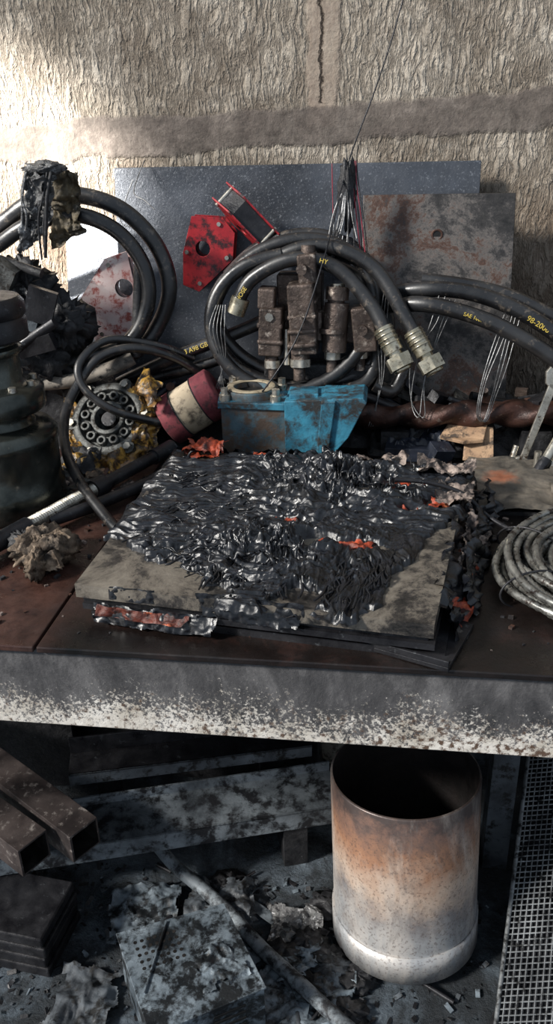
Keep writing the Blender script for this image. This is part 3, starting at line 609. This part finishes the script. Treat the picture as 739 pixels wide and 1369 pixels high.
# ------------------------------------------------------------------ wires
b=MB('binding_wire')
W=SK(1.42,650,480,.165,1.028,.00122,.00125)
for dx in (0,6,-5):
    b.sweep([W(690+dx,402,.05),W(668+dx,455,.01),W(652+dx*.5,505,-.01),W(647+dx*.4,548,-.02),W(658+dx*.4,562,-.01),W(668+dx*.5,530,0),W(678+dx,480,.0),W(694+dx,408,.03)],.0009,m_wire,6,sub=5)
for dx in (0,8): b.sweep([W(590+dx,380,.05),W(575+dx,430,.02),W(560-dx,480,.03),W(553,540,.02),W(565+dx,560,.0),W(572,500,.02),W(600+dx,400,.03)],.0009,m_wire,6,sub=5)
for k in range(5): b.sweep([Cc(298+3*k,400,-.06),Cc(290+5*k,430,-.07),Cc(300+2*k,470,-.05),Cc(305-3*k,510,-.04)],.0009,m_wire,6)
for k in range(3): b.sweep([Cc(515+3*k,380,-.06),Cc(508+5*k,440,-.04),Cc(512+2*k,500,-.03),Cc(505-3*k,560,-.02)],.0008,m_wire,6)
b.build()
b=MB('hanging_wire')
b.sweep([(.10,1.69,1.95),(.010,1.65,1.60),(-.030,1.62,1.47),(-.078,1.57,1.34),(-.110,1.45,1.20),(-.15,1.38,1.08),(-.205,1.36,.995),(-.22,1.375,.985)],.0014,m_blackmetal,8,sub=14)
for i in range(16):
    a=random.uniform(-.014,.014); z1=random.uniform(1.17,1.24); b.sweep([(-.074,1.57,1.34),(-.08+a*.5,1.555,1.30),(-.083+a*1.3+random.uniform(-.004,.004),1.545,1.26),(-.085+a*2,1.53,z1)],.0013,m_wire if i%3 else m_soot,6)
for i in range(4): b.sweep([(-.066+.001*i,1.57,1.345),(-.068+.003*i,1.56,1.31),(-.060+.004*i,1.55,1.25),(-.048+.004*i,1.54,1.165)],.0011,[m_redstring,m_soot][i%2],6)
b.sweep([(-.108,1.6,1.34),(-.106,1.59,1.29),(-.104,1.58,1.25)],.0009,m_redstring,6)
b.lump((-.085,1.55,1.195),(.024,.012,.022),m_soot,.5,3,24,4,None,True); b.lump((-.078,1.56,1.29),(.014,.010,.05),m_soot,.5,3,30,6,None,True)
b.sweep([(-.47,1.66,1.35),(-.475,1.59,1.30),(-.45,1.57,1.285),(-.43,1.56,1.27)],.001,m_wire,6); b.sweep([(-.475,1.59,1.32),(-.50,1.57,1.25),(-.46,1.56,1.24)],.001,m_wire,6)
b.build()
# ------------------------------------------------------------------ melted rag and lump on left coil
b=MB('melted_rag')
b.crumple((-.600,1.395,1.345),(-.545,1.40,1.350),(-.578,1.41,1.25),(-.618,1.40,1.215),.014,32,m_rag,36,60,seed=3,ragged=.10)
b.crumple((-.590,1.385,1.345),(-.555,1.385,1.348),(-.600,1.39,1.23),(-.628,1.385,1.21),.012,38,m_rag,30,60,seed=9,ragged=.12)
b.crumple((-.575,1.43,1.350),(-.52,1.43,1.345),(-.53,1.45,1.24),(-.590,1.45,1.22),.016,26,m_ragy,30,50,seed=6,ragged=.1)
for i in range(5):
    x=random.uniform(-.60,-.545); b.sweep([(x,1.39,1.345),(x-.008,1.38,1.31),(x-.015+random.uniform(-.01,.01),1.38,1.27),(x-.03,1.39,random.uniform(1.20,1.23))],random.uniform(.0012,.003),random.choice([m_rag,m_soot]),7)
b.lump((-.568,1.405,1.350),(.032,.018,.010),m_rag,.4,3,28,4,None,True)
b.build()
b=MB('burnt_plastic_clump')
b.lump((-.67,1.46,1.13),(.065,.04,.06),m_soot,.5,2.5,48,2,None,True); b.lump((-.60,1.45,1.08),(.055,.04,.05),m_soot,.55,3,48,5,None,True); b.lump((-.66,1.45,1.02),(.09,.05,.08),m_soot,.4,3,48,9,None,True); b.box((-.66,1.47,.92),(.16,.09,.15),m_soot)
b.box((-.65,1.39,1.11),(.08,.03,.02),m_ash,rotm(10,25,10)); b.box((-.62,1.39,1.06),(.07,.02,.03),m_blackmetal,rotm(10,-15,0)); b.box((-.67,1.40,1.18),(.05,.02,.05),m_cast,rotm(10,35,0))
b.cyl((-.70,1.42,1.21),(-.60,1.41,1.18),.008,m_soot,12); b.cyl((-.68,1.38,1.04),(-.58,1.39,1.10),.010,m_blackmetal,14); b.box((-.60,1.385,1.13),(.05,.012,.06),m_blackmetal,rotm(5,20,10))
for k in range(6): b.crumple((-.72+.02*k,1.41,1.17-.03*k),(-.62,1.40,1.16-.03*k),(-.60,1.43,1.11-.03*k),(-.70,1.44,1.10-.03*k),.014,26,m_soot if k%2 else m_rag,26,seed=k,ragged=.12)
b.build()
# ================================================================== under the bench
b=MB('steel_pipe'); c0=V((.070,1.115,0)); ax=V((-.035,.095,1)).normalized()
b.lathe(c0+ax*.0,ax,[(.133,.012),(.133,.360),(.1315,.363),(.129,.363)],m_pipe,72,caps=False); b.lathe(c0,ax,[(.129,.363),(.128,.02),(.0,.018)],m_pipein,72,caps=False)
b.ring(c0+ax*.012,c0+ax*.07,.1365,.132,m_pipe,72)
b.build()
def sqtube(name,end,dr,L,s,z):
    b=MB(name); d=V((dr[0],dr[1],dr[2] if len(dr)>2 else 0)).normalized(); sd=V((-d.y,d.x,0)).normalized(); up=d.cross(sd)*-1
    if up.z<0: up=-up
    e=V((end[0],end[1],z)); h=s/2; t_=.004
    o=[e+sd*a*h+up*c*h for a,c in((-1,-1),(1,-1),(1,1),(-1,1))]; i_=[e+sd*a*(h-t_)+up*c*(h-t_) for a,c in((-1,-1),(1,-1),(1,1),(-1,1))]
    vs=o+i_+[p+d*L for p in o]+[p+d*L for p in i_]; fs=[];fi=[]
    for k in range(4):
        j=(k+1)%4; fs+=[(k,j,8+j,8+k),(k,4+k,4+j,j),(8+k,8+j,12+j,12+k)]; fi.append((4+k,12+k,12+j,4+j))
    b.add(vs,fs,m_tube); b.add(vs,fi,m_tubein); return b.build(.001)
sqtube('square_steel_tube',(-.515,1.05),(-.80,.50),.75,.062,.232); sqtube('square_steel_tube',(-.595,1.01),(-.80,.46),.6,.062,.233)
b=MB('galvanised_channel'); A=V((-.80,1.03,0)); B=V((-.06,1.265,0)); d=(B-A).normalized(); sd=V((-d.y,d.x,0)); w=.11
def bx(p,L,s0,s1,z0,z1,mat): q0=p+sd*s0; b.prism([q0+V((0,0,z0)),q0+d*L+V((0,0,z0)),q0+d*L+sd*(s1-s0)+V((0,0,z0)),q0+sd*(s1-s0)+V((0,0,z0))],(0,0,z1-z0),mat)
Lc=(B-A).length
bx(A,Lc,0,w,.145,.150,m_ash); bx(A,Lc,0,.005,.105,.15,m_ash); bx(A,Lc,w-.005,w,.06,.172,m_ash); bx(A+d*.05,.05,.005,w-.005,0,.145,m_soot); bx(A+d*(Lc-.12),.05,.005,w-.005,0,.145,m_soot)
b.build(.001)
b=MB('steel_angle_bar'); A=V((-.62,1.235,0)); B=V((-.13,1.375,0)); d=(B-A).normalized(); sd=V((-d.y,d.x,0)); Lc=(B-A).length
bx(A,Lc,0,.07,.200,.205,m_blackmetal); bx(A,Lc,.065,.07,.205,.245,m_blackmetal); bx(A,Lc,0,.004,.175,.205,m_legs); bx(A+d*.05,.05,.03,.06,0,.2,m_soot); bx(A+d*.4,.05,.03,.06,0,.2,m_soot)
b.build(.001)
b=MB('stacked_scrap_crate'); b.box((-.42,1.55,.14),(.6,.16,.28),m_soot,rotz(-3)); b.box((-.50,1.50,.30),(.28,.14,.05),m_blackmetal,rotz(8)); b.sweep([(-.52,1.42,.28),(-.45,1.43,.31),(-.36,1.44,.30),(-.30,1.43,.28)],.01,m_rust,12); b.box((-.8,1.5,.15),(.2,.2,.3),m_soot,rotz(10))
for k in range(20): b.box((random.uniform(-.7,-.15),random.uniform(1.42,1.5),.29+random.uniform(0,.04)),(random.uniform(.03,.12),.03,.012),random.choice([m_soot,m_blackmetal,m_rust,m_legs]),rotm(random.uniform(-20,20),random.uniform(-20,20),random.uniform(-40,40)))
b.build(.002)
b=MB('concrete_block'); b.lump((-.07,1.57,.12),(.085,.06,.14),m_pale,.14,1.6,40,3); b.build()
# ventilated housing
b=MB('vented_metal_housing')
T=[V((-.435,.95,0)),V((-.262,1.03,0)),V((-.165,.882,0)),V((-.330,.785,0))]
b.prism([p for p in T],(0,0,.118),m_boxm)
cc=sum(T,V((0,0,0)))/4
b.prism([cc+(p-cc)*1.03+V((0,0,.118)) for p in T],(0,0,.004),m_boxm)
def TQ(u,v): return (T[3]*(1-u)+T[2]*u)*(1-v)+(T[0]*(1-u)+T[1]*u)*v
for i in range(7):
    for j in range(5):
        p=TQ(.12+.06*i,.58+.07*j); b.cyl(p+V((0,0,.1215)),p+V((0,0,.1225)),.0032,m_tubein,10)
fd=(T[2]-T[3]).normalized(); fn=V((fd.y,-fd.x,0))
for i in range(2):
    for j in range(6):
        p=T[3]+fd*(.045+.085*i)+V((0,0,.022+.015*j))+fn*.0005; b.box(p,(.055,.002,.006),m_tubein,rotz(math.degrees(math.atan2(fd.y,fd.x))))
sd_=(T[1]-T[2]).normalized()
for j in range(5):
    p=T[2]+sd_*.09+V((0,0,.03+.016*j)); b.box(p,(.1,.003,.006),m_tubein,rotz(math.degrees(math.atan2(sd_.y,sd_.x))))
pA,pB=TQ(.45,.98)+V((0,0,.124)),TQ(.05,.35)+V((0,0,.124)); b.cyl(pA,pB,.002,m_boxm,8)
b.crumple(TQ(.5,.1)+V((0,0,.124)),TQ(.95,.15)+V((0,0,.124)),TQ(.9,.6)+V((0,0,.124)),TQ(.55,.55)+V((0,0,.124)),.006,40,m_boxm,30,seed=3,ragged=.2)
b.build(.002)
b=MB('burnt_battery_case')
for k in range(4): b.box((-.64,1.01,.012+.026*k),(.15-.006*(k%2),.13,.022),m_blackmetal,rotz(-6))
b.build(.003)
b=MB('ash_covered_cable'); b.sweep([(-.44,1.21,.06),(-.392,1.175,.04),(-.32,1.13,.03),(-.26,1.085,.026),(-.19,1.02,.026),(-.12,.965,.026),(-.05,.91,.024),(.02,.86,.02)],.013,m_ash,14,sub=12); b.sweep([(-.22,1.06,.008),(-.16,1.0,.008),(-.12,.93,.008),(-.10,.85,.008)],.006,m_legs,10); b.build()
b=MB('wire_mesh_panel'); o0=V((.205,.86,.004)); e1=V((.38,.02,.06)); e2=V((.135,.62,.24)); n1,n2=38,66; r_=.0012
for i in range(n1+1):
    p=o0+e1*i/n1; b.cyl(p,p+e2,r_*1.3,m_meshm,4)
for j in range(n2+1):
    p=o0+e2*j/n2; b.cyl(p,p+e1,r_*1.3,m_meshm,4)
for p,q in ((o0,o0+e1),(o0,o0+e2),(o0+e2,o0+e1+e2),(o0+e1,o0+e1+e2)): b.cyl(p,q,.004,m_meshm,8)
b.build()
b=MB('sooty_backing_board'); n_=e1.cross(e2).normalized()*-.006
b.prism([o0+n_,o0+e1+n_,o0+e1+e2+n_,o0+e2+n_],n_*.5,m_blackmetal); b.build()
# loose ash and scraps
b=MB('ash_and_scraps')
for i in range(900):
    x=random.uniform(-.7,.35); y=random.uniform(.76,1.2); s_=random.choice([.003,.004,.006,.008]); mt=random.choice([m_soot,m_blackmetal,m_soot,m_legs,m_boxm,m_soot,m_soot])
    b.box((x,y,s_*.3),(s_*random.uniform(.6,3),s_,s_*random.uniform(.1,.5)),mt,rotm(random.uniform(-30,30),random.uniform(-30,30),random.uniform(0,180)))
for i in range(26):
    x=random.uniform(-.5,.35); y=random.uniform(.8,1.2); a=random.uniform(0,3.14); l_=random.uniform(.03,.09); b.cyl((x,y,.006),(x+l_*cos(a),y+l_*sin(a),.01),random.uniform(.002,.005),random.choice([m_soot,m_legs,m_blackmetal]),8)
for i in range(20):
    x=random.uniform(-.30,-.0); y=random.uniform(.86,1.2); b.lump((x,y,.008),(.035,.028,.012),random.choice([m_soot,m_boxm,m_soot,m_legs]),.5,2.5,30,i,None,True)
b.crumple((-.20,1.05,.01),(-.08,1.03,.012),(-.09,1.12,.02),(-.20,1.13,.02),.012,26,m_rag,36,seed=21,ragged=.25)
b.crumple((-.25,.86,.01),(-.02,.84,.01),(-.02,1.0,.015),(-.18,1.02,.015),.012,20,m_boxm,46,seed=22,ragged=.2)
b.crumple((-.36,1.06,.01),(-.22,1.05,.01),(-.22,1.18,.02),(-.36,1.18,.02),.014,20,m_legs,40,seed=25,ragged=.2)
b.crumple((-.50,1.00,.008),(-.36,1.04,.008),(-.38,1.16,.015),(-.52,1.14,.015),.012,18,m_boxm,40,seed=26,ragged=.2)
b.crumple((-.56,.82,.008),(-.44,.80,.008),(-.42,.95,.015),(-.55,.97,.015),.012,18,m_legs,40,seed=28,ragged=.2)
for i in range(10):
    x=random.uniform(-.55,-.0); y=random.uniform(.85,1.15); b.box((x,y,.008+.004*random.random()),(random.uniform(.05,.14),random.uniform(.02,.05),.003),random.choice([m_boxm,m_blackmetal,m_legs,m_ash]),rotm(random.uniform(-6,6),random.uniform(-6,6),random.uniform(0,180)))
b.build()
b=MB('soot_crumbs')
for i in range(500):
    x=random.uniform(-.62,.36); y=random.uniform(.80,1.42); s_=random.choice([.002,.003,.005]); b.box((x,y,.850+s_*.3),(s_*random.uniform(.6,2),s_,s_*.7),random.choice([m_soot,m_rust,m_paper,m_soot]),rotm(0,0,random.uniform(0,180)))
b.build()
# ------------------------------------------------------------------ light
def sun(name,d,e,ang,colr):
    l=bpy.data.lights.new(name,'SUN'); l.energy=e; l.angle=radians(ang); l.color=colr; o=bpy.data.objects.new(name,l); bpy.context.collection.objects.link(o)
    o.rotation_euler=V(d).to_track_quat('-Z','Y').to_euler(); o.location=(-2,-2,3)
sun('daylight_sun',(.82,.5,-.60),5.6,9,(1,.96,.90))
l=bpy.data.lights.new('sunbeam','SPOT'); l.energy=2800; l.spot_size=radians(13); l.spot_blend=.8; l.shadow_soft_size=.04; l.color=(1,.97,.92)
o=bpy.data.objects.new('sunbeam',l); bpy.context.collection.objects.link(o); o.location=(-2.2,-.2,2.3); o.rotation_euler=(V((-.79,1.70,1.31))-V(o.location)).to_track_quat('-Z','Y').to_euler()
w=bpy.data.worlds.new('sky'); scene.world=w; w.use_nodes=True; w.node_tree.nodes['Background'].inputs[0].default_value=(.72,.84,1,1); w.node_tree.nodes['Background'].inputs[1].default_value=.55
scene.view_settings.view_transform='Standard'
# ------------------------------------------------------------------ camera
cam=bpy.data.cameras.new('camera'); co=bpy.data.objects.new('camera',cam); bpy.context.collection.objects.link(co)
cam.sensor_fit='VERTICAL'; cam.sensor_height=24; cam.lens=24*1100/1369
Rm=Matrix.Rotation(radians(8),3,'Z')@Matrix.Rotation(radians(65),3,'X')@Matrix.Rotation(radians(-1.5),3,'Z')
co.matrix_world=Matrix.Translation((0,0,1.4))@Rm.to_4x4(); cam.clip_start=.02
scene.camera=co
